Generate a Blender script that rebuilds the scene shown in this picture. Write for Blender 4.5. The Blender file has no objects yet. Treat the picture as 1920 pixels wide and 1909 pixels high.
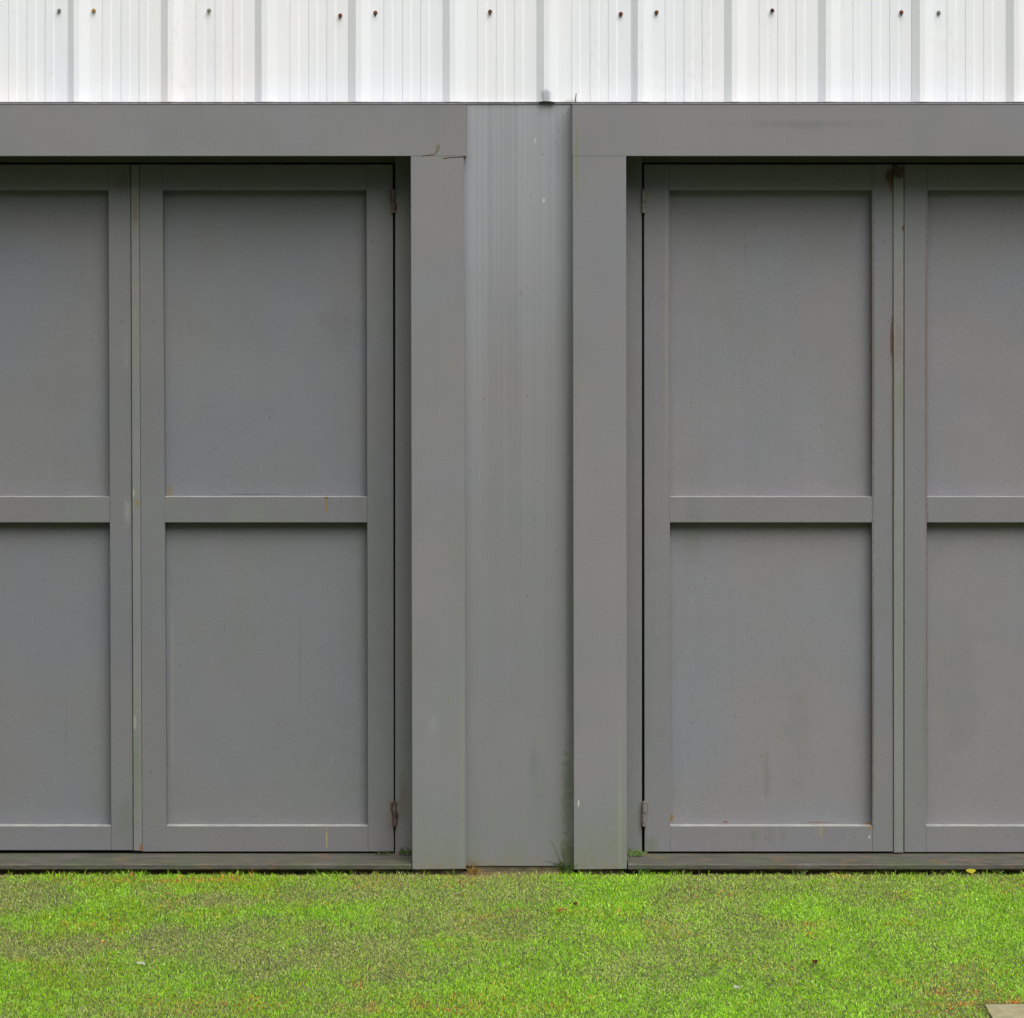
import bpy, bmesh, math, random
import numpy as np
from mathutils import Vector, Matrix
random.seed(7)
rng = np.random.default_rng(11)
S = bpy.context.scene
COL = S.collection

# ------------------------------------------------------------------ camera
# The facade stands in the plane y = 0 (front of the door surrounds), 600 photo pixels to the metre.
D = 10.0
CX, CY = 970.0, 400.0                      # where the optical axis meets the facade, in photo pixels
X0, Z0 = (CX - 960) / 600, (1632 - CY) / 600
cam_d = bpy.data.cameras.new('camera')
cam = bpy.data.objects.new('camera', cam_d)
COL.objects.link(cam)
cam.location = (X0, -D, Z0)
cam.rotation_euler = (math.radians(90), 0, 0)
cam_d.sensor_width = 36
cam_d.sensor_fit = 'HORIZONTAL'
cam_d.lens = 36 * 600 * D / 1920
cam_d.shift_x = -(CX - 960) / 1920
cam_d.shift_y = -(954.5 - CY) / 1920
cam_d.clip_end = 500
S.camera = cam

# ------------------------------------------------------------------ light
SUN_EL, SUN_AZ = 56, 24                    # degrees; azimuth to the right of the view's back direction
w = bpy.data.worlds.new('World')
S.world = w
w.use_nodes = True
wn, wl = w.node_tree.nodes, w.node_tree.links
wn.clear()
sky = wn.new('ShaderNodeTexSky')
sky.sky_type = 'NISHITA'
sky.sun_disc = False
sky.sun_elevation = math.radians(SUN_EL)
sky.sun_rotation = math.radians(180 - SUN_AZ)
sky.dust_density = 6
sky.air_density = 1.0
hs = wn.new('ShaderNodeHueSaturation')
hs.inputs['Saturation'].default_value = 0.32
bg = wn.new('ShaderNodeBackground')
bg.inputs['Strength'].default_value = 0.05
wo = wn.new('ShaderNodeOutputWorld')
wl.new(sky.outputs[0], hs.inputs['Color'])
# sky dimmed towards the horizon, steeper than CIE overcast, to deepen the door shade
tc = wn.new('ShaderNodeTexCoord'); sp = wn.new('ShaderNodeSeparateXYZ'); wl.new(tc.outputs['Generated'], sp.inputs[0])
mr = wn.new('ShaderNodeMapRange'); wl.new(sp.outputs[2], mr.inputs['Value'])
mr.inputs['To Min'].default_value = 0.12; mr.inputs['To Max'].default_value = 1.2
oc = wn.new('ShaderNodeVectorMath'); oc.operation = 'SCALE'
wl.new(hs.outputs[0], oc.inputs[0]); wl.new(mr.outputs[0], oc.inputs['Scale'])
wl.new(oc.outputs[0], bg.inputs[0])
wl.new(bg.outputs[0], wo.inputs[0])
sun_d = bpy.data.lights.new('sun', 'SUN')
sun_d.energy = 1.5
sun_d.angle = math.radians(60)
sun_d.color = (1.0, 0.975, 0.94)
sun = bpy.data.objects.new('sun', sun_d)
COL.objects.link(sun)
el, az = math.radians(SUN_EL), math.radians(SUN_AZ)
dirv = Vector((math.sin(az) * math.cos(el), -math.cos(az) * math.cos(el), math.sin(el)))
sun.rotation_euler = dirv.to_track_quat('Z', 'Y').to_euler()
sun.location = (3, -6, 8)
S.view_settings.view_transform = 'Standard'
S.view_settings.look = 'None'
S.view_settings.gamma = 1
S.view_settings.exposure = 1.12

# ------------------------------------------------------------------ helpers
def P(px, py, d=0.0):
    k = (D + d) / D / 600
    return (X0 + (px - CX) * k, d, Z0 + (CY - py) * k)

def props(o, label=None, cat=None, group=None, kind=None):
    if label: o['label'] = label
    if cat: o['category'] = cat
    if group: o['group'] = group
    if kind: o['kind'] = kind
    return o

def thing(name, loc, label, cat, group=None):
    o = bpy.data.objects.new(name, None)
    COL.objects.link(o)
    o.location = loc
    o.empty_display_size = 0.1
    return props(o, label, cat, group)

def root_loc(p):
    v = Vector((0, 0, 0))
    while p is not None:
        v += p.location
        p = p.parent
    return v

def obj(name, bm, mat, parent=None, label=None, smooth=False, origin=None):
    """bm is in world coordinates; it is moved into the frame of its parent."""
    base = root_loc(parent) if parent else Vector((0, 0, 0))
    o_loc = Vector(origin) if origin else base
    bmesh.ops.translate(bm, verts=bm.verts, vec=-o_loc)
    me = bpy.data.meshes.new(name)
    bm.to_mesh(me)
    bm.free()
    for m in (mat if isinstance(mat, (list, tuple)) else [mat]):
        me.materials.append(m)
    if smooth:
        for p in me.polygons: p.use_smooth = True
    o = bpy.data.objects.new(name, me)
    COL.objects.link(o)
    if parent: o.parent = parent
    o.location = o_loc - base
    if label: o['label'] = label
    return o

def slab(bm, quad, df, db, bevel=0.0, segs=2, zcut=1):
    """prism whose front face has the four photo-pixel corners TL, TR, BR, BL at depth df, going back to depth db"""
    f = [bm.verts.new(P(x, y, df)) for x, y in quad]
    b = [bm.verts.new((v.co.x, db, v.co.z)) for v in f]
    faces = [bm.faces.new(f[::-1]), bm.faces.new(b)]
    for i in range(len(f)):
        j = (i + 1) % len(f)
        faces.append(bm.faces.new((f[i], f[j], b[j], b[i])))
    bmesh.ops.recalc_face_normals(bm, faces=faces)
    if bevel:
        es = list({e for v in f for e in v.link_edges if all(q in f for q in e.verts)})
        bmesh.ops.bevel(bm, geom=es, offset=bevel, segments=segs, affect='EDGES', profile=0.6)
    return faces

def rect(x0, y0, x1, y1):
    return [(x0, y0), (x1, y0), (x1, y1), (x0, y1)]

def wbox(bm, x0, x1, y0, y1, z0, z1):
    vs = [bm.verts.new((x, y, z)) for x in (x0, x1) for y in (y0, y1) for z in (z0, z1)]
    for a in ((0,1,3,2),(4,6,7,5),(0,4,5,1),(2,3,7,6),(0,2,6,4),(1,5,7,3)):
        bm.faces.new([vs[i] for i in a])
    bmesh.ops.recalc_face_normals(bm, faces=bm.faces)

def cyl(bm, c, axis, r, h, seg=14, r2=None):
    q = Vector(axis).to_track_quat('Z', 'Y').to_matrix().to_4x4()
    bmesh.ops.create_cone(bm, cap_ends=True, segments=seg, radius1=r, radius2=r if r2 is None else r2, depth=h,
                          matrix=Matrix.Translation(Vector(c)) @ q)

# ------------------------------------------------------------------ materials
class NT:
    def __init__(s, name):
        s.m = bpy.data.materials.new(name)
        s.m.use_nodes = True
        s.n, s.l = s.m.node_tree.nodes, s.m.node_tree.links
        s.bsdf = s.n['Principled BSDF']
        s.geo = s.n.new('ShaderNodeNewGeometry')
        s.pos = s.geo.outputs['Position']
    def put(s, sock, v):
        if isinstance(v, bpy.types.NodeSocket): s.l.new(v, sock)
        else:
            if sock.type == 'RGBA' and len(v) == 3: v = (*v, 1)
            sock.default_value = v
    def math(s, op, a, b=0.0, c=None, clamp=False):
        n = s.n.new('ShaderNodeMath'); n.operation = op; n.use_clamp = clamp
        s.put(n.inputs[0], a); s.put(n.inputs[1], b)
        if c is not None: s.put(n.inputs[2], c)
        return n.outputs[0]
    def scale(s, v=(1, 1, 1), loc=(0, 0, 0), vec=None):
        n = s.n.new('ShaderNodeMapping')
        s.l.new(vec or s.pos, n.inputs['Vector'])
        n.inputs['Scale'].default_value = v
        n.inputs['Location'].default_value = loc
        return n.outputs[0]
    def noise(s, sc, detail=3, rough=0.5, vec=None, lo=None, hi=None, dist=0):
        n = s.n.new('ShaderNodeTexNoise')
        s.l.new(vec or s.pos, n.inputs['Vector'])
        n.inputs['Scale'].default_value = sc
        n.inputs['Detail'].default_value = detail
        n.inputs['Roughness'].default_value = rough
        n.inputs['Distortion'].default_value = dist
        o = n.outputs['Fac']
        return s.step(o, lo, hi) if lo is not None else o
    def step(s, v, lo, hi, to=(0, 1)):
        n = s.n.new('ShaderNodeMapRange'); n.interpolation_type = 'SMOOTHSTEP'
        s.put(n.inputs['Value'], v)
        n.inputs['From Min'].default_value = lo; n.inputs['From Max'].default_value = hi
        n.inputs['To Min'].default_value = to[0]; n.inputs['To Max'].default_value = to[1]
        return n.outputs[0]
    def mix(s, f, a, b, mode='MIX'):
        n = s.n.new('ShaderNodeMix'); n.data_type = 'RGBA'; n.blend_type = mode
        s.put(n.inputs[0], f); s.put(n.inputs[6], a); s.put(n.inputs[7], b)
        return n.outputs[2]
    def bump(s, h, strength, dist, normal=None):
        n = s.n.new('ShaderNodeBump')
        n.inputs['Strength'].default_value = strength
        n.inputs['Distance'].default_value = dist
        s.put(n.inputs['Height'], h)
        if normal: s.l.new(normal, n.inputs['Normal'])
        return n.outputs[0]
    def xyz(s):
        n = s.n.new('ShaderNodeSeparateXYZ'); s.l.new(s.pos, n.inputs[0]); return n.outputs
    def cached(s, nscale):
        s.cache = getattr(s, 'cache', {})
        if nscale not in s.cache: s.cache[nscale] = s.math('SUBTRACT', s.noise(nscale, 3), 0.5)
        return s.cache[nscale]
    def blob(s, px, py, rx, ry, soft=0.5, nscale=60, namp=0.5, d=0.15):
        """ragged elliptical mark centred at a place on the facade; radii in photo pixels"""
        X, _, Z = P(px, py, d)
        q = s.xyz()
        a = s.math('DIVIDE', s.math('SUBTRACT', q[0], X), rx / 600)
        b = s.math('DIVIDE', s.math('SUBTRACT', q[2], Z), ry / 600)
        r = s.math('SQRT', s.math('ADD', s.math('MULTIPLY', a, a), s.math('MULTIPLY', b, b)))
        n = s.math('MULTIPLY', s.cached(nscale), namp * 2)
        return s.step(s.math('ADD', r, n), 1 - soft, 1 + 0.15, (1, 0))

RUST = (0.085, 0.028, 0.012)
def paint(name, base=(0.185, 0.188, 0.182), cool=0.5, marks=(), algae=0.35, streak=0.0, patch=1.0, low=False):
    t = NT(name)
    g = base
    g = (g[0] * .81, g[1] * .825, g[2] * .99)
    coolc = (g[0] * 0.94, g[1] * 0.975, g[2] * 1.04)
    warmc = (g[0] * 1.04, g[1] * 1.0, g[2] * 0.985)
    c = t.mix(t.noise(2.3, 2, lo=0.3, hi=0.7), coolc if cool > 0.3 else g, warmc)
    # chalky and dull zones of old paint
    c = t.mix(t.math('MULTIPLY', t.noise(5.5, 4, 0.6, lo=0.35, hi=0.75), 0.22 * patch), c, (g[0] * .72, g[1] * .74, g[2] * .72))
    v = t.scale((38, 38, 1.3))
    c = t.mix(t.math('MULTIPLY', t.noise(1.0, 4, 0.65, vec=v, lo=0.5, hi=0.8), 0.16), c, (g[0] * 1.35, g[1] * 1.35, g[2] * 1.33))
    # thin green film
    ga = t.math('MULTIPLY', t.noise(4.2, 4, 0.6, vec=t.scale((1, 1, .45), (5, 2, 1)), lo=0.42, hi=0.75), algae)
    c = t.mix(ga, c, (0.105, 0.135, 0.095))
    if low:
        z = t.xyz()[2]
        lw = t.math('MULTIPLY', t.step(z, 0.0, 0.32, (1, 0)), t.noise(14, 4, 0.6, lo=0.3, hi=0.65))
        c = t.mix(t.math('MULTIPLY', lw, 0.5), c, (0.10, 0.14, 0.075))
        lw2 = t.math('MULTIPLY', t.step(z, 0.0, 0.05, (1, 0)), t.noise(40, 4, 0.6, lo=0.4, hi=0.7))
        c = t.mix(t.math('MULTIPLY', lw2, 0.7), c, (0.16, 0.11, 0.05))
    if streak:
        z = t.xyz()[2]
        hi = t.step(z, 0.3, 2.35)
        s1 = t.noise(1.0, 5, 0.7, vec=t.scale((90, 10, 0.3)), lo=0.38, hi=0.68)
        s2 = t.noise(1.0, 3, 0.6, vec=t.scale((12, 10, 0.12), (3, 1, 7)), lo=0.3, hi=0.75)
        f = t.math('MULTIPLY', t.math('ADD', t.math('MULTIPLY', s1, 0.28), t.math('MULTIPLY', s2, 0.4)), hi)
        c = t.mix(t.math('MULTIPLY', f, streak, clamp=True), c, (0.30, 0.325, 0.37))
        top = t.math('MULTIPLY', t.step(z, 1.5, 2.4), t.step(s1, 0, 1, (.5, .72)))
        c = t.mix(top, c, (0.325, 0.345, 0.40))
    # edge wear: light rims
    pt = t.step(t.geo.outputs['Pointiness'], 0.53, 0.62)
    c = t.mix(t.math('MULTIPLY', pt, 0.3), c, (0.3, 0.29, 0.26))
    for mk in marks:
        px, py, rx, ry, colr, st = mk[:6]
        soft = mk[6] if len(mk) > 6 else 0.5
        amp = mk[7] if len(mk) > 7 else 0.45
        nsc = mk[8] if len(mk) > 8 else 60
        f = t.blob(px, py, rx, ry, soft, nsc, amp)
        c = t.mix(t.math('MULTIPLY', f, st), c, colr)
    # upward ledges lightened unevenly: the sky light they catch, painted into the colour
    nz = t.n.new('ShaderNodeSeparateXYZ'); t.l.new(t.geo.outputs['Normal'], nz.inputs[0])
    c = t.mix(t.math('MULTIPLY', t.step(nz.outputs[2], .35, .8), t.step(t.noise(30, 3), .3, .6, (.45, .85))), c, (.36, .355, .33))
    # tiny specks
    c = t.mix(t.math('MULTIPLY', t.noise(95, 2, 0.6, lo=0.70, hi=0.76), 0.6), c, (0.06, 0.055, 0.045))
    # grain of the sprayed coat
    gr = t.noise(400, 3, 0.75)
    c = t.mix(t.step(gr, 0.3, 0.7, (0.0, 0.62)), c, t.mix(1.0, c, (1.45, 1.45, 1.45), 'MULTIPLY'))
    gr2 = t.noise(360, 1, 0.5, vec=t.scale((1, 1, 1), (9, 4, 2)))
    c = t.mix(t.step(gr2, 0.3, 0.7, (0.0, 0.42)), c, t.mix(1.0, c, (0.7, 0.7, 0.7), 'MULTIPLY'))
    t.put(t.bsdf.inputs['Base Color'], c)
    t.put(t.bsdf.inputs['Roughness'], t.step(t.noise(7, 3), 0.3, 0.7, (0.46, 0.62)))
    t.bsdf.inputs['Specular IOR Level'].default_value = 0.2
    nrm = t.bump(t.noise(3.0, 1), 0.35, 0.012)
    nrm = t.bump(gr, 0.35, 0.0015, nrm)
    t.put(t.bsdf.inputs['Normal'], nrm)
    return t.m

GREEN = (0.09, 0.125, 0.04)
OCHRE = (0.22, 0.14, 0.035)
PALE = (0.5, 0.49, 0.45)
DARK = (0.04, 0.042, 0.035)
m_surround_l = paint('grey_paint_surround_left', (0.200, 0.202, 0.194), low=True, marks=[
    (822, 280, 5, 14, (0.14, 0.17, 0.06), 0.55, .9, .6), (836, 298, 12, 3, (0.14, 0.17, 0.06), 0.5, .9, .7),
    (815, 1345, 12, 26, (0.26, 0.27, 0.26), 0.3, .9, .8), (773, 1440, 3, 300, GREEN, .5, .6), (868, 1450, 3, 260, (0.22, .26, .17), .35, .8),
    (800, 1632, 60, 5, RUST, .6, .5, .8), (1090, 200, 3, 3, RUST, .5)])
m_surround_r = paint('grey_paint_surround_right', (0.205, 0.204, 0.197), low=True, marks=[
    (1083, 1490, 1.6, 7, PALE, .9, .3, .3), (1080, 300, 4, 90, (0.17, .18, .06), .5, .8), (1500, 236, 160, 10, (0.13, .14, .13), .35, .9, .9, 30),
    (1120, 1629, 60, 3, RUST, .8, .5, .8), (1168, 1622, 12, 6, (0.5, .42, .15), .7, .5, .8), (1160, 1500, 5, 200, (0.24, .28, .18), .4, .8)])
m_lintel_l = m_surround_l
MARKS_L = [
    (735, 1535, 18, 50, (0.12, .085, .065), .4, .9, .8), (738, 378, 22, 40, (0.1, .06, .045), .5, .9, .8),
    (611, 946, 2, 18, OCHRE, .9, .4, .4), (612, 1575, 1.6, 22, (0.3, .25, .12), .9, .4, .6), (611, 934, 4, 3, RUST, .7, .6, .5),
    (480, 929.5, 70, 1.2, DARK, .5, .6, .9), (247, 940, 4, 90, (.09, .1, .05), .6, .7), (236, 660, 5, 50, (.22, .23, .22), .3, .8, .9),
    (238, 960, 9, 30, (.3, .31, .31), .35, .9, .9), (236, 1540, 26, 60, (0.11, .14, .10), .4, .9, .8), (230, 340, 30, 30, (0.1, .09, .05), .4, .9),
    (420, 700, 150, 100, (.19, .2, .205), .25, .9, .6, 8), (620, 1430, 1.2, 8, PALE, .15, .5), (315, 925, 6, 14, OCHRE, .5, .6), (487, 878, 1.2, 6, PALE, .15), (320, 1300, 3, 200, (.24, .25, .2), .4, .6),
    (700, 1100, 40, 500, (0.11, .12, .11), .3, .9, .6, 20), (560, 1240, 3, 150, (.12, .125, .125), .3, .9, .7), (400, 560, 2, 90, (.2, .21, .215), .3, .9, .7), (120, 1380, 4, 120, (.12, .125, .125), .3, .9, .7), (352, 760, 40, 60, (.18, .19, .195), .25, .9, .8, 25), (640, 610, 60, 60, (.125, .13, .13), .3, .9, .9, 18)]
MARKS_R = [
    (1638, 650, 4, 420, (.085, .06, .05), .55, .8, .6), (1638, 1300, 3, 330, (0.1, .065, .05), .55, .8, .6), (1250, 600, 3, 350, (.26, .27, .2), .35, .6),
    (1676, 330, 17, 17, (.05, .018, .010), .85, .4, .6, 45), (1662, 322, 2.5, 10, (.2, .22, .08), .5, .7), (1672, 345, 6, 22, (.12, .06, .02), .7, .6),
    (1673, 640, 4, 50, RUST, .8, .7), (1675, 900, 3, 600, (.09, .07, .04), .5, .7), (1660, 560, 8, 4, (.15, .17, .08), .4, .8, .8),
    (1415, 1570, 10, 22, (.14, .15, .13), .4, .9, .7), (1445, 1568, 12, 20, (.14, .15, .13), .35, .9, .7), (1470, 1570, 7, 22, (.14, .15, .13), .35, .9, .7),
    (1540, 1560, 4, 18, (.25, .25, .08), .6, .7), (1538, 1548, 30, 2, (.17, .07, .035), .6, .8, .9), (1631, 1552, 4, 6, (.25, .14, .03), .9),
    (1631, 1571, 2, 3, PALE, .8), (1362, 1547, 5, 3, (.17, .07, .03), .7), (1300, 1000, 30, 80, (.15, .16, .13), .4, .9, .8),
    (1440, 1460, 8, 60, (.13, .14, .12), .45, .9, .8), (1260, 1540, 5, 8, OCHRE, .8), (1738, 700, 4, 420, (.12, .07, .05), .5, .7), (1740, 1250, 4, 330, (.12, .07, .05), .5, .7),
    (1733, 1340, 4, 120, (.12, .15, .1), .5, .8), (1220, 1585, 20, 18, (.12, .15, .07), .5, .9), (1800, 1300, 60, 160, (.16, .165, .16), .4, .9, .9, 15), (1320, 760, 3, 120, (.23, .23, .225), .3, .9, .7), (1500, 1350, 50, 120, (.165, .17, .16), .35, .9, .9, 18), (1400, 470, 3, 60, (.15, .155, .15), .4, .9, .7)]
m_door_l = paint('grey_frame_paint_left', (0.128, 0.135, 0.138), algae=.35, marks=MARKS_L)
m_panel_l = paint('grey_panel_paint_left', (0.140, 0.150, 0.158), algae=.2, marks=MARKS_L)
m_door_r = paint('grey_frame_paint_right', (0.170, 0.171, 0.170), algae=.3, marks=MARKS_R)
m_panel_r = paint('grey_panel_paint_right', (0.202, 0.202, 0.204), algae=.18, marks=MARKS_R)
m_strip_l = paint('grey_paint_cover_strip_left', (0.178, 0.182, 0.168), algae=.5, marks=[
    (252, 395, 9, 40, (.14, .12, .06), .6, .8), (262, 397, 2, 4, (.1, .11, .02), .9), (257, 943, 5, 8, OCHRE, .5), (256, 1450, 11, 160, (0.11, .15, .085), .4, .9, .8),
    (265, 1592, 5, 10, (.25, .1, .02), .9, .5), (250, 925, 2, 7, PALE, .4), (252, 1355, 4, 14, (.3, .3, .28), .6)])
m_strip_r = paint('grey_paint_cover_strip_right', (0.20, 0.215, 0.185), algae=.45, marks=[
    (1680, 320, 20, 17, (.05, .018, .010), .85, .4, .6, 45), (1694, 428, 2.5, 6, (.13, .035, .025), .9, .5, .5),
    (1685, 560, 10, 110, (.2, .17, .15), .35, .9, .8), (1686, 640, 8, 70, (.17, .12, .09), .4, .9, .9), (1695, 700, 3, 250, (.16, .11, .09), .4, .8), (1676, 800, 3, 260, (.12, .08, .06), .5, .8),
    (1688, 740, 8, 60, (.17, .195, .12), .5, .9, .8), (1686, 1200, 8, 200, (.17, .21, .15), .5, .9)])
m_jamb = paint('grey_paint_jamb', (0.160, 0.162, 0.157), algae=.3, low=True, marks=[
    (755, 1500, 12, 60, (0.12, .08, .06), .45, .9, .8), (1203, 1540, 8, 40, (0.12, .08, .06), .5, .9)])
m_head = paint('shade_black_head_jamb_paint', (0.022, 0.020, 0.018), algae=.02)  # near-black base colour paints in the deep shade under the lintel
m_pier = paint('weathered_pier_paint', (0.178, 0.182, 0.178), streak=1.0, low=True, algae=.28, marks=[
    (885, 1615, 14, 22, (.14, .12, .06), .7, .8, .8), (1062, 1480, 14, 130, (.08, .10, .05), .55, .9, .8), (1066, 1100, 9, 500, (.10, .11, .10), .55, .9, .5),  # long grey strip by the right edge is shade painted into the colour
    (1064, 1590, 16, 40, (.07, .10, .03), .7, .9, .8), (1019, 376, 3, 4, (.5, .5, .5), .7), (1003, 265, 3, 6, (.45, .46, .48), .6), (1008, 1478, 20, 70, (.15, .17, .15), .35, .9, .6),
    (1000, 1420, 12, 40, (.14, .15, .14), .5, .9)])

def m_cladding():
    t = NT('white_cladding_paint')
    c = t.mix(t.noise(1.6, 2, lo=.35, hi=.65), (0.80, 0.825, 0.875), (0.83, 0.835, 0.86))
    c = t.mix(t.math('MULTIPLY', t.noise(1.0, 4, 0.7, vec=t.scale((55, 5, 1.2)), lo=.42, hi=.8), .22), c, (.68, .71, .74))
    c = t.mix(t.math('MULTIPLY', t.noise(1.0, 3, 0.6, vec=t.scale((9, 5, .9)), lo=.45, hi=.75), .3), c, (.68, .73, .80))
    c = t.mix(t.math('MULTIPLY', t.noise(150, 3, .7, lo=.66, hi=.73), .45), c, (.25, .24, .2))
    gm = t.math('MULTIPLY', t.noise(60, 4, .7, vec=t.scale((1, 1, .5)), lo=.5, hi=.68), t.noise(3.5, 2, vec=t.scale((1, 1, .3)), lo=.5, hi=.7))
    c = t.mix(t.math('MULTIPLY', gm, .14), c, (.42, .42, .38))
    # scraped place above the pier
    c = t.mix(t.math('MULTIPLY', t.blob(1024, 182, 12, 16, .6, 50, .5, .04), .8), c, (.33, .36, .41))
    c = t.mix(t.math('MULTIPLY', t.blob(1070, 189, 18, 4, .6, 50, .5, .04), .6), c, (.5, .51, .45))
    t.put(t.bsdf.inputs['Base Color'], c)
    t.bsdf.inputs['Roughness'].default_value = .42
    t.bsdf.inputs['Specular IOR Level'].default_value = .4
    n = t.bump(t.noise(2.2, 2, vec=t.scale((1, 1, .4))), .3, .02)
    t.put(t.bsdf.inputs['Normal'], t.bump(t.noise(300, 2), .15, .001, n))
    return t.m
m_clad = m_cladding()

def simple(name, ca, cb, sc=40, rough=.8, detail=4, bump=.0, bscale=80, lo=.35, hi=.65, spec=.3):
    t = NT(name)
    t.put(t.bsdf.inputs['Base Color'], t.mix(t.noise(sc, detail, .6, lo=lo, hi=hi), ca, cb))
    t.bsdf.inputs['Roughness'].default_value = rough
    t.bsdf.inputs['Specular IOR Level'].default_value = spec
    if bump: t.put(t.bsdf.inputs['Normal'], t.bump(t.noise(bscale, 4, .6), .8, bump))
    return t.m

m_rust = simple('rusted_steel', (0.10, 0.032, 0.012), (0.20, 0.085, 0.03), 160, .85, bump=.002, bscale=260)
m_rust_dark = simple('dark_rusted_steel', (0.05, 0.018, 0.01), (0.12, 0.045, 0.02), 200, .85, bump=.002, bscale=260)
m_flash = simple('galvanised_flashing', (.26, .26, .26), (.36, .36, .36), 30, .6)
m_zinc = simple('dull_zinc', (0.14, 0.14, 0.12), (0.3, 0.29, 0.24), 200, .5)
m_brass = simple('yellowed_zinc', (0.25, 0.13, 0.02), (0.45, 0.30, 0.08), 220, .5)
m_void = simple('dark_interior', (0.02, 0.02, 0.02), (0.03, 0.03, 0.028), 5, .95)
m_hinge = simple('painted_hinge_steel', (0.2, 0.19, 0.175), (0.11, 0.085, 0.07), 60, .5, bump=.001, bscale=300, lo=.45, hi=.75)
m_hinge_rust = simple('rusty_hinge_steel', (0.12, 0.105, 0.09), (0.075, 0.035, 0.022), 60, .7, bump=.001, bscale=300)
m_footing = simple('damp_concrete_footing', (0.10, 0.085, 0.055), (0.16, 0.13, 0.08), 30, .95, bump=.004)
m_slabm = simple('paving_concrete', (0.25, 0.23, 0.135), (0.31, 0.285, 0.175), 25, .9, bump=.002, bscale=200)

def m_sill_f():
    t = NT('weathered_sill')
    a = t.noise(1.0, 5, .7, vec=t.scale((9, 30, 90)), lo=.3, hi=.7)
    c = t.mix(a, (.05, .047, .040), (.105, .097, .084))
    c = t.mix(t.math('MULTIPLY', t.noise(1.0, 4, .7, vec=t.scale((30, 120, 200), (3, 3, 3)), lo=.62, hi=.72), .6), c, (.26, .23, .19))
    c = t.mix(t.math('MULTIPLY', t.noise(7, 4, .6, lo=.42, hi=.62), .55), c, (.06, .085, .035))
    c = t.mix(t.math('MULTIPLY', t.noise(14, 4, .6, vec=t.scale((1, 1, 1), (7, 7, 7)), lo=.56, hi=.66), .5), c, (.16, .09, .045))
    t.put(t.bsdf.inputs['Base Color'], c)
    t.bsdf.inputs['Roughness'].default_value = .75
    t.put(t.bsdf.inputs['Normal'], t.bump(t.noise(1.0, 4, .6, vec=t.scale((40, 150, 300))), .6, .003))
    return t.m
m_sill = m_sill_f()

def m_ground_f():
    t = NT('lawn_soil')
    c = t.mix(t.noise(90, 4, .7, lo=.35, hi=.65), (.035, .055, .012), (.075, .105, .028))
    c = t.mix(t.math('MULTIPLY', t.noise(2.5, 4, .6, lo=.4, hi=.6), .6), c, (.06, .058, .032))
    y = t.xyz()[1]
    edge = t.math('MULTIPLY', t.step(y, -.10, -.02), t.noise(25, 3, .6, lo=.25, hi=.5))
    c = t.mix(edge, c, (.15, .11, .045))
    t.put(t.bsdf.inputs['Base Color'], c)
    t.bsdf.inputs['Roughness'].default_value = .95
    t.put(t.bsdf.inputs['Normal'], t.bump(t.noise(70, 4, .7), 1, .01))
    return t.m
m_ground = m_ground_f()

def m_blade(name, attr=True, col=(.1, .2, .03)):
    t = NT(name)
    if attr:
        a = t.n.new('ShaderNodeAttribute'); a.attribute_name = 'tint'
        c = a.outputs['Color']
    else:
        c = t.mix(t.noise(60, 2, lo=.3, hi=.7), tuple(v * .7 for v in col), tuple(v * 1.3 for v in col))
    t.put(t.bsdf.inputs['Base Color'], c)
    t.bsdf.inputs['Roughness'].default_value = .6
    t.bsdf.inputs['Specular IOR Level'].default_value = .25
    tr = t.n.new('ShaderNodeBsdfTranslucent')
    t.put(tr.inputs['Color'], c)
    mx = t.n.new('ShaderNodeMixShader'); mx.inputs[0].default_value = .25
    t.l.new(t.bsdf.outputs[0], mx.inputs[1]); t.l.new(tr.outputs[0], mx.inputs[2])
    t.l.new(mx.outputs[0], t.n['Material Output'].inputs['Surface'])
    return t.m
m_grass = m_blade('grass_blades')
m_weed = m_blade('weed_leaves', False, (.075, .12, .035))
m_weed_light = m_blade('fresh_weed_leaves', False, (.13, .22, .05))
m_straw = m_blade('dry_straw', False, (.32, .20, .06))

# ------------------------------------------------------------------ ground
GZ = -0.016
bm = bmesh.new()
bmesh.ops.create_grid(bm, x_segments=2, y_segments=2, size=80)
for v in bm.verts: v.co.z = GZ
props(obj('ground', bm, m_ground), kind='structure')

# ------------------------------------------------------------------ upper wall
ZT = P(0, 194, .03)[2]
wall = thing('metal_clad_wall', (0, .1, ZT), 'white ribbed metal cladding wall above the grey door surrounds', 'wall')
PITCH = 176.0
def profile(x_start, n, lap):
    """outline of one sheet in facade pixels and height towards the viewer in metres, left to right"""
    pts = []
    H, h = .0170, .0019
    for i in range(n):
        b = x_start + i * PITCH
        # rib: rise, crest, fall, then pan with three small flutes
        pts += [(b - 15, 0), (b - 1, H), (b + 9, H), (b + 27, 0)]
        for k in (51, 86, 120):
            pts += [(b + k - 1, 0), (b + k + 1, h), (b + k + 15, h), (b + k + 18, 0)]
    # the pans are very slightly dished
    pts = [(x, hh - .0035 * math.sin(math.pi * min(max(((x - x_start) % PITCH - 27) / (PITCH - 40), 0), 1))) for x, hh in pts]
    b = x_start + n * PITCH
    pts += [(b - 13, 0), (b - 1, H), (b + 1.5, H)]
    return pts
ZTOP = 4.6
CD = .065
screw_i = 0
start = 139 - 7 * 3 * PITCH
sheets = []
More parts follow.
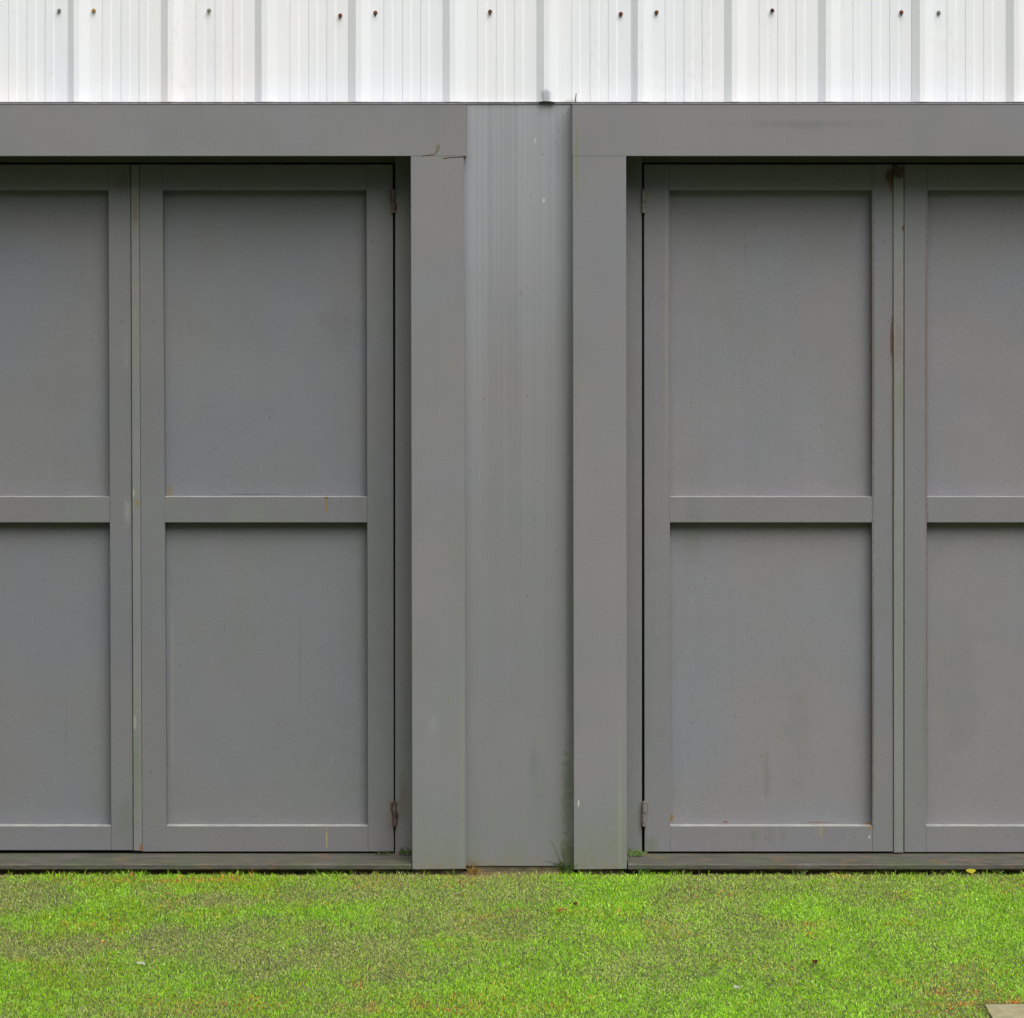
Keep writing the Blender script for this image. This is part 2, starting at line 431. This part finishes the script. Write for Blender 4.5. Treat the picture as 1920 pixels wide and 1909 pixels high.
for si in range(14):
    xs = start + si * 3 * PITCH - (0 if si < 7 else 0)
    j = random.uniform(-1.5, 1.5) if not 6 <= si <= 10 else 0
    pts = profile(xs + 1.5, 3, True)
    bm = bmesh.new()
    prev = None
    zs = [P(0, 191.2, CD)[2], ZT + .35, ZT + 1.1, ZTOP]
    off = 0.0016 * (si % 2)
    for (px, hgt) in pts:
        x = P(px, 0, CD)[0]
        ht = hgt - off
        colv = [bm.verts.new((x + random.uniform(-.0006, .0006), CD - ht, z)) for z in zs]
        if prev:
            for a in range(len(zs) - 1):
                bm.faces.new((prev[a], colv[a], colv[a + 1], prev[a + 1]))
        prev = colv
    bmesh.ops.recalc_face_normals(bm, faces=bm.faces)
    sh = obj('cladding_sheet', bm, m_clad, wall)
    sheets.append(sh)
# screws: two beside every lap rib and one in the pan, one row in view and one above
screw_spots = {  # rust state and row height by photo x
    111: (20, m_zinc), 176: (20, m_brass), 392: (20, m_zinc), 638: (29, m_rust), 704: (24, m_rust), 919: (22, m_rust),
    1164: (26, m_rust), 1231: (23, m_rust), 1448: (20, m_rust_dark), 1690: (23, m_rust), 1760: (24, m_zinc)}
def screw(px, py, mat, sheet):
    x, _, z = P(px, py, CD)
    bm = bmesh.new()
    cyl(bm, (x, CD - .0025, z), (0, -1, 0), .0066, .0025, 16, .0058)
    cyl(bm, (x, CD - .0075, z), (0, -1, 0), .0044, .006, 6, .0040)
    if mat in (m_rust,):
        vs = [bm.verts.new((x + a, CD - .0012 - off_y, z + b)) for a, b, off_y in
              ((-.003, -.004, 0), (.003, -.004, 0), (.001, -.0115, 0), (-.0008, -.0115, 0))]
        bm.faces.new(vs)
    bmesh.ops.recalc_face_normals(bm, faces=bm.faces)
    obj('screw', bm, mat, sheet, origin=(x, CD, z))
for px, (py, mat) in screw_spots.items():
    si = int((px - start) // (3 * PITCH))
    screw(px, py, mat, sheets[max(0, min(13, si))])
for si in range(5, 12):
    for o in (-28, 37, 253):
        px = 139 + (si - 7) * 3 * PITCH + o
        k = max(0, min(13, int((px - start) // (3 * PITCH))))
        screw(px, -690, m_zinc, sheets[k])
        if px < 60 or px > 1900: screw(px, 22, m_rust, sheets[k])
# shell of the building behind the cladding
bm = bmesh.new()
XL, XR = P(start - 10, 0, .1)[0], P(start + 14 * 3 * PITCH + 10, 0, .1)[0]
wbox(bm, XL, XR, .09, .12, ZT - .06, ZTOP - .01)
obj('backing_sheet', bm, m_void, wall)
bm = bmesh.new()
wbox(bm, XL, XR, 2.2, 2.3, GZ, ZTOP); wbox(bm, XL, XL + .1, .13, 2.19, GZ, ZTOP); wbox(bm, XR - .1, XR, .13, 2.19, GZ, ZTOP)
obj('inner_wall', bm, m_void, wall)
bm = bmesh.new()
wbox(bm, XL - .1, XR + .1, -.12, 2.4, ZTOP + .003, ZTOP + .09)
obj('roof_edge', bm, m_clad, wall)
bm = bmesh.new()   # cladding base outside the two doorways
for a, b in ((XL, P(-372, 0)[0]), (P(2310, 0)[0], XR)):
    wbox(bm, a, b, .04, .11, GZ, ZT - .035)
obj('side_wall', bm, m_pier, wall)
# torn lip of the drip edge and a stray nail above the pier
bm = bmesh.new()
slab(bm, [(1011, 190.6), (1020, 189.6), (1033, 190), (1041, 191.6), (1033, 192.4), (1012, 192.2)], .037, .045)
obj('open_joint', bm, m_void, wall, label='small black gap at the foot of the cladding above the pier')
bm = bmesh.new()
a = Vector(P(1078.5, 191, .015)); b = Vector(P(1080.5, 175, .012))
cyl(bm, (a + b) / 2, b - a, .0018, (b - a).length, 8, .0012)
obj('nail', bm, m_rust_dark, wall, label='thin dark nail standing up at the foot of the cladding')

# ------------------------------------------------------------------ door surrounds
def surround(x_out0, x_in0, x_in1, x_out1, mat, label, left):
    cx = P((x_in0 + x_in1) / 2, 0)[0]
    t = thing('door_surround', (cx, 0, GZ), label, 'door surround', 'grey boxed surrounds of the two doorways')
    bm = bmesh.new()
    slab(bm, [(x_out0, 195), (x_out1, 195), (x_out1, 292.6), (x_out0, 292.6)], 0, .158, .0008, 1)
    obj('lintel', bm, mat, t)
    for s, (a, b) in enumerate(((x_out0, x_in0), (x_in1, x_out1))):
        bm = bmesh.new()
        if left and s == 1:
            q = [(770, 292.8), (869.5, 292.8), (873.5, 1629), (773, 1630)]
        elif not left and s == 0:
            q = [(1073.5, 292.75), (1174, 292.75), (1175.5, 1629), (1076, 1630)]
        else:
            q = rect(a, 292.8, b, 1630)
        slab(bm, q, 0.0, .155)
        es = [e for e in bm.edges if all(abs(v.co.y) < 1e-5 for v in e.verts) and abs(e.verts[0].co.z - e.verts[1].co.z) > .5]
        bmesh.ops.bevel(bm, geom=es, offset=.0022, segments=2, affect='EDGES', profile=.6)
        obj('post', bm, mat, t)
        # dark recessed foot under the post
        bm = bmesh.new()
        slab(bm, rect(q[3][0] + 6, q[2][1] + .8, q[2][0] - 6, 1646), .02, .12)
        obj('footing', bm, m_footing, t)
    # flashing cap on the lintel
    bm = bmesh.new()
    slab(bm, [(x_out0 - 1, 192.6), (x_out1 + 1, 192.6), (x_out1 + 1, 194.6), (x_out0 - 1, 194.6)], -.002, .06)
    obj('flashing', bm, m_flash, t)
    return t
s_l = surround(-362, -262, 770, 874.5, m_surround_l, 'grey steel door surround left of the pier, with a cracked corner joint', True)
s_r = surround(1073, 1175, 2196, 2298, m_surround_r, 'grey steel door surround right of the pier, its corner smooth and uncracked', False)
# crack at the left surround corner: a thin open seam with a chipped edge
def seam(pts, wpx, mat, parent, d=-.0004, name='crack'):
    bm = bmesh.new()
    for (x0, y0), (x1, y1) in zip(pts[:-1], pts[1:]):
        L = math.hypot(x1 - x0, y1 - y0); nx, ny = -(y1 - y0) / L * wpx / 2, (x1 - x0) / L * wpx / 2
        f = [bm.verts.new(P(x0 + nx, y0 + ny, d)), bm.verts.new(P(x1 + nx, y1 + ny, d)), bm.verts.new(P(x1 - nx, y1 - ny, d)), bm.verts.new(P(x0 - nx, y0 - ny, d))]
        bk = [bm.verts.new((v.co.x, d + .0012, v.co.z)) for v in f]
        bm.faces.new(f)
        for i in range(4):
            bm.faces.new((f[i], f[(i + 1) % 4], bk[(i + 1) % 4], bk[i]))
    bmesh.ops.recalc_face_normals(bm, faces=bm.faces)
    return obj(name, bm, mat, parent)
seam([(790, 292.5), (803, 291), (814, 290), (819, 283), (824, 272)], 1.3, m_rust_dark, s_l)
seam([(832, 298), (842, 295.5), (858, 294.8), (873, 294)], 1.6, m_rust_dark, s_l)

# ------------------------------------------------------------------ doors
DF = .165                 # depth of the door faces behind the surround
RC = .037                 # recess of the panels
def leaf(root, mat, L, R, pl, pr, hinge_side, yb, label, hmat):
    """L, R, pl, pr: (x at top, x at bottom) of the outer edges and of the panel opening"""
    t_ = props(bpy.data.objects.new('door_leaf', None), label)
    COL.objects.link(t_); t_.parent = root
    t_.location = (P((L[0] + R[0]) / 2, 0, DF)[0] - root.location.x, DF - root.location.y, 0)
    ytop = 308.5
    def X(e, y): return e[0] + (e[1] - e[0]) * (y - 308) / (1597 - 308)
    def q(a, b, y0, y1): return [(X(a, y0), y0), (X(b, y0), y0), (X(b, y1), y1), (X(a, y1), y1)]
    bm = bmesh.new(); slab(bm, q(L, pl, ytop, yb), DF, DF + .05, .0012, 1); obj('stile', bm, mat, t_)
    bm = bmesh.new(); slab(bm, q(pr, R, ytop, yb), DF, DF + .05, .0012, 1); obj('stile', bm, mat, t_)
    g = .15
    pl2 = (pl[0] + g, pl[1] + g); pr2 = (pr[0] - g, pr[1] - g)
    for nm, a, b in (('top_rail', ytop, 357), ('middle_rail', 932, 980), ('bottom_rail', 1549.5, yb)):
        bm = bmesh.new()
        slab(bm, q(pl2, pr2, a, b), DF + .0003, DF + .05)
        # soften only the long edges of the rail
        es = [e for e in bm.edges if all(abs(v.co.y - (DF + .0003)) < 1e-5 for v in e.verts) and abs(e.verts[0].co.z - e.verts[1].co.z) < .003]
        bmesh.ops.bevel(bm, geom=es, offset=.0014, segments=2, affect='EDGES')
        obj(nm, bm, mat, t_)
    for a, b in ((350, 940), (972, 1557)):
        bm = bmesh.new()
        e0, e1 = (pl[0] - 8, pl[1] - 8), (pr[0] + 8, pr[1] + 8)
        slab(bm, [(X(e0, a), a), (X(e1, a), a), (X(e1, b), b), (X(e0, b), b)], DF + RC, DF + RC + .003)
        obj('panel', bm, m_panel_l if mat is m_door_l else m_panel_r, t_)
    # hinges with two knuckles, a pin head and a welded strap
    for k, (ya, yc) in enumerate(((355, 399), (1503, 1549))):
        e = R if hinge_side == 'R' else L
        hx = X(e, ya) + (1.0 if hinge_side == 'R' else 0.0)
        x, _, z1 = P(hx, ya, DF - .006); z2 = P(hx, yc, DF - .006)[2]
        zm = (z1 + z2) / 2 + (.004 if k else -.002)
        bm = bmesh.new()
        r = .0078 if k else .0070
        cyl(bm, (x, DF - .007, (z1 + zm) / 2 + .0006), (0, 0, 1), r, z1 - zm - .0012, 32)
        cyl(bm, (x + (.001 if hinge_side == 'R' else -.0012), DF - .0065, (z2 + zm) / 2 - .0006), (0, 0, 1), r * .86, zm - z2 - .0012, 32)
        cyl(bm, (x, DF - .007, (z1 + z2) / 2), (0, 0, 1), r * .55, z1 - z2 + .003, 10)
        s = -1 if hinge_side == 'R' else 1
        xa, xb = sorted((x, x + s * .013))
        wbox(bm, xa, xb, DF - .0012, DF + .001, zm + .004, z1 - .003)
        xa, xb = sorted((x, x - s * .011))
        wbox(bm, xa, xb, DF - .0012, DF + .001, z2 + .006, zm - .005)
        if k and hinge_side == 'R':      # broken weld lumps beside the lower hinge
            for q_ in range(5):
                bmesh.ops.create_icosphere(bm, subdivisions=2, radius=random.uniform(.003, .005),
                    matrix=Matrix.Translation((x + .007 + random.uniform(-.002, .004), DF - .003, zm - .003 - q_ * .0055)))
        ob = obj('hinge', bm, hmat, t_)
        for p in ob.data.polygons: p.use_smooth = False
    return t_

def make_doors():
    def dd(mat, smat, leaves, label, jambs, strip, hm):
        cx = P((jambs[0][1] + jambs[1][0]) / 2, 0, DF)[0]
        root = thing('double_door', (cx, DF, P(0, 1602, DF)[2]), label, 'door', 'grey steel double doors')
        for (L, R, pl, pr, side, yb, lb) in leaves:
            leaf(root, mat, L, R, pl, pr, side, yb, lb, hm)
        bm = bmesh.new(); slab(bm, strip, DF - .0055, DF - .0004, .0012, 1)
        obj('cover_strip', bm, smat, root)
        for a, b in jambs:
            bm = bmesh.new(); slab(bm, rect(a, 288, b, 1602), DF + .001, DF + .07, .001, 1)
            obj('jamb', bm, m_jamb, root)
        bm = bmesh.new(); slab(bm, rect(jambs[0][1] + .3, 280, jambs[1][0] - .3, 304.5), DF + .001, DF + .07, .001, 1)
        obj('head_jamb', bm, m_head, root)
        bm = bmesh.new()
        a, b = jambs[0][1], jambs[1][0]
        slab(bm, rect(a - 4, 296, a + 14, 1600), DF + .072, DF + .09)
        slab(bm, rect(b - 14, 296, b + 4, 1600), DF + .072, DF + .09)
        slab(bm, rect(a + 15, 296, b - 15, 316), DF + .072, DF + .09)
        slab(bm, rect(a + 15, 1580, b - 15, 1606), DF + .072, DF + .09)
        obj('rebate', bm, m_void, root)
        return root
    dd(m_door_l, m_strip_l,
       [((-228, -226), (244.5, 249.5), (-183, -180), (203, 208.5), 'L', 1594.5, None),
        ((261, 266.5), (736.5, 738.5), (305, 312.5), (687, 690), 'R', 1597, 'door leaf with rust around its lower hinge')],
       'grey steel double door left of the pier, rust staining around its lower hinge', [(-272, -232), (741, 781)],
       [(245.5, 309), (260.5, 309), (266, 1596), (250.5, 1594.5)], m_hinge_rust)
    dd(m_door_r, m_strip_r,
       [((1207.5, 1208.5), (1674.5, 1675), (1255, 1257), (1634.5, 1635.5), 'L', 1597, None),
        ((1695.5, 1695.5), (2163, 2163), (1739.5, 1736.5), (2118, 2118), 'R', 1598, None)],
       'grey steel double door right of the pier, dark rust patch atop its stained cover strip', [(1163, 1203.5), (2166, 2206)],
       [(1675, 309), (1694.5, 309), (1694, 1599), (1676, 1599)], m_hinge)
make_doors()

# sills
def sill(x0, x1, label, side):
    cx = P((x0 + x1) / 2, 0)[0]
    t = thing('door_sill', (cx, .1, GZ), label, 'sill', 'weathered sills under the doors')
    bm = bmesh.new()
    f = -.004
    N = 60
    # long board with a slightly chipped nosing
    prof = [(f + .004, 1631.5), (f, 1629), (f, 1622), (f + .003, 1620.2)]
    rows = []
    for i in range(N + 1):
        px = x0 + (x1 - x0) * i / N
        j = random.uniform(-.0008, .0008)
        row = []
        for d, py in prof:
            p = P(px, py, 0)
            row.append(bm.verts.new((p[0], d + j, p[2] + random.uniform(-.0005, .0005))))
        row.append(bm.verts.new((row[0].co.x, DF + .12, P(0, 1621.3, 0)[2])))
        row.append(bm.verts.new((row[0].co.x, DF + .12, P(0, 1631.5, 0)[2])))
        rows.append(row)
    for a, b in zip(rows[:-1], rows[1:]):
        for k in range(6):
            bm.faces.new((a[k], b[k], b[(k + 1) % 6], a[(k + 1) % 6]))
    bm.faces.new(rows[0]); bm.faces.new(rows[-1][::-1])
    bmesh.ops.recalc_face_normals(bm, faces=bm.faces)
    obj('board', bm, m_sill, t)
    bm = bmesh.new()
    slab(bm, rect(x0 + 2, 1632.4, x1 - 2, 1645), .035, .2)
    obj('footing', bm, m_footing, t)
sill(-261, 771.5, 'weathered grey sill under the left double door, stained green and brown', 0)
sill(1177.5, 2194, 'dark weathered sill under the right double door', 1)

# pier between the surrounds
cxp = P(973, 0)[0]
pier = thing('pier_panel', (cxp, .05, GZ), 'streaked blue-grey steel panel recessed between the two door surrounds', 'wall panel')
bm = bmesh.new()
slab(bm, [(864, 194.5), (1084, 194.5), (1084, 1623.5), (864, 1623.5)], .05, .054)
obj('face_sheet', bm, m_pier, pier)
bm = bmesh.new(); slab(bm, rect(878, 1624.5, 1070, 1646), .055, .12); obj('footing', bm, m_footing, pier)
bm = bmesh.new(); slab(bm, rect(862, 192.8, 1086, 194.2), .046, .07); obj('flashing', bm, m_flash, pier)

# ------------------------------------------------------------------ lawn
def vnoise(x, y, s, seed):
    r = np.random.default_rng(seed)
    T = r.random((256, 256))
    x, y = x * s + 1000, y * s + 1000
    xi, yi = np.floor(x).astype(int), np.floor(y).astype(int)
    fx, fy = x - xi, y - yi
    fx, fy = fx * fx * (3 - 2 * fx), fy * fy * (3 - 2 * fy)
    a = T[xi % 256, yi % 256]; b = T[(xi + 1) % 256, yi % 256]; c = T[xi % 256, (yi + 1) % 256]; d = T[(xi + 1) % 256, (yi + 1) % 256]
    return (a * (1 - fx) + b * fx) * (1 - fy) + (c * (1 - fx) + d * fx) * fy
def fbm(x, y, s, seed):
    return (vnoise(x, y, s, seed) + .5 * vnoise(x, y, s * 2.1, seed + 1) + .25 * vnoise(x, y, s * 4.3, seed + 2)) / 1.75

def ground_at(px, py):
    """point of the ground seen at this photo pixel"""
    k = (CY - py) / 600 / D
    t = (GZ - Z0) / k
    return X0 + (px - CX) / 600 / D * t, -D + t

SLAB = (ground_at(1843, 1885))
def grass():
    NB = 900000
    x = rng.uniform(-2.6, 2.6, NB); y = -2.3 + 2.3 * rng.random(NB) ** .95
    # fade out beyond the part of the lawn one can see
    keep = rng.random(NB) < np.clip((2.6 - np.abs(x)) / .4, 0, 1) * np.clip((y + 2.3) / .25, 0, 1)
    sx, sy = SLAB
    keep &= ~((x > sx - .005 + .01 * rng.standard_normal(NB)) & (y < sy + .005) )
    # worn strip along the facade
    edge = .012 + .06 * np.clip(fbm(x, y * 0, 6, 50) - .35, 0, 1)
    keep &= (y < -edge) | (rng.random(NB) < .14)
    x, y = x[keep], y[keep]; n = len(x)
    # photo coordinates of every blade's foot, to lay the dry patches where the place has them
    t = y + D
    px = CX + (x - X0) * 600 * D / t; py = CY + (Z0 - GZ) * 600 * D / t
    dry = (fbm(x, y * .45, 3.2, 3) - .5) * 1.7 + (fbm(x, y * .6, 9, 13) - .5) * 1.1
    P_ = [(60, 1690, 110, 22, .9), (430, 1690, 130, 12, .8), (540, 1720, 100, 22, .4), (230, 1770, 260, 26, .8), (480, 1750, 130, 35, .7), (700, 1680, 120, 12, .5),
          (1060, 1680, 180, 18, .6), (870, 1740, 110, 18, .6), (1380, 1665, 170, 14, .7), (1620, 1670, 250, 22, .5), (1400, 1760, 120, 45, .5), (1850, 1690, 120, 25, .5),
          (1620, 1730, 120, 30, .6), (520, 1812, 90, 12, .4), (1290, 1800, 150, 20, .3), (1700, 1830, 200, 30, .3), (60, 1780, 120, 16, .5), (820, 1800, 200, 30, .25),
          (220, 1710, 70, 14, -.7), (300, 1730, 120, 14, -.3), (560, 1712, 110, 10, -.7), (60, 1730, 60, 14, -.5), (760, 1690, 80, 12, -.3), (1000, 1700, 200, 14, -.5),
          (300, 1650, 330, 8, -.5), (100, 1850, 260, 40, -.6), (700, 1870, 500, 40, -.5), (1800, 1720, 90, 35, -.6), (1500, 1715, 90, 20, -.5), (1250, 1880, 350, 40, -.4), (1000, 1770, 120, 12, -.4)]
    for (a, b, ra, rb, s) in P_:
        dry += s * .75 * np.exp(-(((px - a) / ra) ** 2 + ((py - b) / rb) ** 2))
    dry = (1 / (1 + np.exp(-(dry - .10) * 6))) * np.clip(1.12 - px / 4200, .6, 1)
    dark = .45 * fbm(x, y * .5, 8, 31) + .55 * fbm(x, y * .7, 32, 41)
    left = np.clip((1300 - px) / 1300, 0, 1)
    # blade sizes
    L = rng.uniform(.006, .0145, n) * (1 - .2 * dry)
    tall = rng.random(n) < .012; L[tall] *= 1.7
    near = (y > -.07) & (rng.random(n) < .35 * (fbm(x, y * 0, 9, 61) > .5) + .05); L[near] *= rng.uniform(1.3, 2.6, near.sum())
    W = rng.uniform(.0009, .0021, n)
    ang = rng.uniform(0, 2 * np.pi, n)
    lean = rng.uniform(.35, 1.3, n) + .1 * dry
    facing = rng.uniform(0, 2 * np.pi, n)
    dx, dy = np.cos(ang), np.sin(ang)
    gx, gy = np.cos(facing) * W / 2, np.sin(facing) * W / 2
    z0 = np.full(n, GZ) + (fbm(x, y, 6, 77) - .5) * .006
    mx, my, mz = x + dx * L * .35 * np.sin(lean), y + dy * L * .35 * np.sin(lean), z0 + L * .6 * np.cos(lean * .6)
    tx, ty, tz = x + dx * L * np.sin(lean), y + dy * L * np.sin(lean), z0 + L * np.cos(lean) * 1.0
    co = np.empty((n, 4, 3), np.float32)
    co[:, 0] = np.stack((x, y, z0 - .001), 1)
    co[:, 1] = np.stack((mx - gx, my - gy, mz), 1)
    co[:, 2] = np.stack((tx, ty, tz), 1)
    co[:, 3] = np.stack((mx + gx, my + gy, mz), 1)
    me = bpy.data.meshes.new('grass')
    me.vertices.add(n * 4); me.vertices.foreach_set('co', co.ravel())
    me.loops.add(n * 4); me.polygons.add(n)
    me.loops.foreach_set('vertex_index', np.arange(n * 4, dtype=np.int32))
    me.polygons.foreach_set('loop_start', np.arange(0, n * 4, 4, dtype=np.int32))
    me.update()
    # species colours
    g1 = np.array((.22, .50, .004)); g2 = np.array((.33, .63, .015)); g3 = np.array((.48, .72, .14)); olive = np.array((.21, .25, .01))
    d1 = np.array((.36, .38, .12)); d2 = np.array((.28, .27, .12)); d3 = np.array((.50, .52, .22)); orange = np.array((.62, .24, .05))
    r1 = rng.random((n, 1))
    green = np.where(r1 < .4, g1, np.where(r1 < .78, g2, g3))
    green = green * (1 - (left * .55 * (dark > .5))[:, None]) + olive * (left * .55 * (dark > .5))[:, None]
    r2 = rng.random((n, 1))
    dryc = np.where(r2 < .45, d1, np.where(r2 < .8, d2, d3))
    c = np.where((rng.random(n) < dry * .72)[:, None], dryc, green)
    # dead orange bits, in loose drifts nearer the viewer and along the wall
    orf = .004 + .22 * np.clip(fbm(x, y, 7, 91) - .56, 0, 1) * 2
    for (a, b, ra, rb, s) in [(400, 1885, 170, 16, .35), (850, 1885, 170, 20, .35), (330, 1655, 160, 6, .5), (690, 1652, 40, 6, .4), (1060, 1712, 40, 5, .5), (1560, 1735, 70, 6, .35), (1800, 1880, 70, 24, .9), (1880, 1880, 50, 5, 1.5), (1060, 1880, 60, 15, .2), (1700, 1850, 120, 20, .15), (840, 1640, 60, 5, .4)]:
        orf += s * np.exp(-(((px - a) / ra) ** 2 + ((py - b) / rb) ** 2)) * np.clip(fbm(x, y, 22, 5) * 2 - .6, 0, 1)
    m = rng.random(n) < orf
    c[m] = orange * rng.uniform(.6, 1.5, (m.sum(), 1)) 
    c = c * rng.uniform(.86, 1.14, (n, 1)) * (0.78 + .72 * dark)[:, None]
    tint = np.ones((n, 4, 4), np.float32); tint[:, :, :3] = c[:, None, :]
    at = me.color_attributes.new('tint', 'FLOAT_COLOR', 'POINT')
    at.data.foreach_set('color', tint.ravel())
    me.materials.append(m_grass)
    o = bpy.data.objects.new('grass', me); COL.objects.link(o)
    for k in (-1, 1):            # the lawn runs on beside the view
        o2 = o.copy(); COL.objects.link(o2); o2.location = (k * 5.0, 0, 0)
        props(o2, 'short green lawn running on beside the two doors', 'grass', kind='stuff')
    props(o, 'short patchy green lawn with dry grey-brown patches in front of the doors', 'grass', kind='stuff')
grass()

# ------------------------------------------------------------------ weeds
def ribbon(bm, base, d, L, W, bend, n=7, droop=1.0):
    d = Vector(d).normalized()
    side = d.cross(Vector((0, -1, .2))).normalized()
    p = Vector(base); prev = None
    dirn = Vector(d)
    for i in range(n + 1):
        t = i / n
        w_ = W * (1 - t) ** .6 * (.5 + 1.2 * min(t * 3, .5)) + .0002
        a, b = bm.verts.new(p - side * w_), bm.verts.new(p + side * w_ + Vector((0, -.0006, 0)))
        if prev: bm.faces.new((prev[0], a, b, prev[1]))
        prev = (a, b)
        dirn = (dirn + Vector((bend[0], bend[1], -droop)) * (1.0 / n) * (t + .3)).normalized()
        p = p + dirn * (L / n)

def tuft(name, px, y, n, hgt, spread, mat, label, cat, z=None, extra=(), lean=0.0, wid=.0022):
    X = X0 + (px - CX) / 600
    z = GZ if z is None else z
    bm = bmesh.new()
    for i in range(n):
        a = random.uniform(-1, 1)
        b = (X + random.uniform(-spread, spread), y + random.uniform(-.012, .012), z)
        ribbon(bm, b, (a * .8 + lean, random.uniform(-.5, .3), 1), hgt * random.uniform(.4, 1), wid * random.uniform(.5, 1.1), (a * .4, -.1), droop=random.uniform(.3, 1.6))
    for (dx, dd, L, W, bend, dr) in extra:
        ribbon(bm, (X + dx, y, z + .01), dd, L, W, bend, 10, dr)
    o = obj(name, bm, mat, origin=(X, y, z))
    return props(o, label, cat)
tuft('weed_tuft', 1062, .018, 120, .055, .012, m_weed, 'dark green weed tuft with long arching blades at the foot of the pier', 'weed', wid=.0012,
     extra=[(-.005, (-.7, -.1, .75), .085, .002, (-.9, 0), 1.0), (-.005, (-.8, -.2, .35), .07, .0018, (-.6, 0), 1.3), (-.01, (-.3, -.1, 1), .11, .0012, (-.25, 0), .1),
            (0, (-.15, 0, 1), .09, .0014, (-.2, 0), .2)])
tuft('dry_tuft', 886, .022, 26, .045, .013, m_straw, 'small dry straw tuft at the foot of the pier beside the left post', 'weed')
SZ = P(0, 1619, 0)[2] + .002
tuft('weed_patch', 757, DF - .03, 34, .028, .022, m_weed, 'small dark weeds growing at the right end of the left door sill', 'weed', z=SZ)
tuft('weed_patch', 1192, DF - .045, 46, .026, .022, m_weed_light, 'fresh green weeds growing at the left end of the right door sill', 'weed', z=SZ, lean=.3)
tuft('moss_strip', 716, DF - .03, 40, .010, .03, m_weed, 'low green moss creeping along the left door sill', 'moss', z=SZ)
for px, y, n, lb in ((851, -.012, 8, 'few pale grass blades leaning against the foot of the left post'),
                     (1205, -.018, 12, 'pale dry stalks in front of the left end of the right door sill'),
                     (1495, -.014, 9, 'small grass blades rising before the middle of the right door sill'),
                     (1875, -.014, 9, 'small grass blades rising before the right door sill near the right edge')):
    tuft('grass_tuft', px, y, n, .04, .02, m_weed_light, lb, 'grass tuft', wid=.0013)

# small litter on the lawn
def leaf_mesh(px, py, L, W, ang, mat, name, label, cat, curl=.2, zoff=.012):
    gx, gy = ground_at(px, py)
    bm = bmesh.new(); n = 6; prev = None
    for i in range(n + 1):
        t = i / n
        w_ = W * math.sin(math.pi * (t * .9 + .05)) ** .7 / 2
        x = (t - .5) * L; z = curl * L * (abs(t - .5) * 2) ** 2
        row = [bm.verts.new((x, -w_, z + w_ * .5)), bm.verts.new((x, 0, z)), bm.verts.new((x, w_, z + w_ * .5))]
        if prev:
            bm.faces.new((prev[0], row[0], row[1], prev[1])); bm.faces.new((prev[1], row[1], row[2], prev[2]))
        prev = row
    bmesh.ops.solidify(bm, geom=bm.faces[:], thickness=.0006)
    me = bpy.data.meshes.new(name); bm.to_mesh(me); bm.free(); me.materials.append(mat)
    o = bpy.data.objects.new(name, me); COL.objects.link(o)
    o.location = (gx, gy, GZ + zoff); o.rotation_euler = (math.radians(35), 0, ang)
    props(o, label, cat)
m_scrap = simple('white_scrap', (.6, .6, .55), (.75, .76, .72), 60, .6)
m_leaf = simple('brown_leaf', (.10, .035, .015), (.2, .08, .03), 60, .7)
m_oleaf = simple('orange_leaf', (.32, .12, .03), (.42, .2, .06), 60, .7)
m_yel = simple('yellow_leaf', (.6, .55, .03), (.75, .7, .1), 60, .6)
leaf_mesh(265, 1816, .034, .007, -.6, m_scrap, 'paper_scrap', 'thin white scrap lying on the lawn toward the lower left', 'litter', .02, .014)
leaf_mesh(1382, 1861, .026, .010, -1.0, m_scrap, 'paper_scrap', 'short white scrap lying on the bright lawn toward the lower right', 'litter', .02, .014)
leaf_mesh(1820, 1646, .030, .018, .2, m_yel, 'yellow_leaf', 'bright yellow leaf lying at the edge of the right door sill', 'leaf', .2, .018)
leaf_mesh(1526, 1814, .016, .015, .4, m_leaf, 'brown_leaf', 'small dark brown leaf on the lawn below the right double door', 'leaf', .6, .012)
leaf_mesh(1077, 1704, .014, .013, .9, m_leaf, 'brown_leaf', 'small dark brown leaf on the lawn below the right post of the pier', 'leaf', .6, .012)
leaf_mesh(1052, 1715, .030, .009, .1, m_oleaf, 'orange_leaf', 'flat orange leaf on the lawn next to a dark brown leaf', 'leaf', .1, .013)
leaf_mesh(247, 1647, .020, .014, .1, m_oleaf, 'orange_leaf', 'pale orange leaf on the lawn just below the left door cover strip', 'leaf', .2, .010)
leaf_mesh(94, 1731, .008, .007, .1, m_yel, 'yellow_flower_head', 'tiny yellow flower head on the lawn at the left', 'flower', .3, .016)

# paving slab at the lower right
bm = bmesh.new()
sx, sy = SLAB
wbox(bm, sx, sx + .6, sy - .6, sy, GZ - .03, GZ + .004)
bmesh.ops.bevel(bm, geom=bm.edges[:], offset=.004, segments=2, affect='EDGES')
props(obj('paving_slab', bm, m_slabm, origin=(sx + .3, sy - .3, GZ)), 'pale concrete paving slab set in the lawn at the lower right corner', 'paving slab')
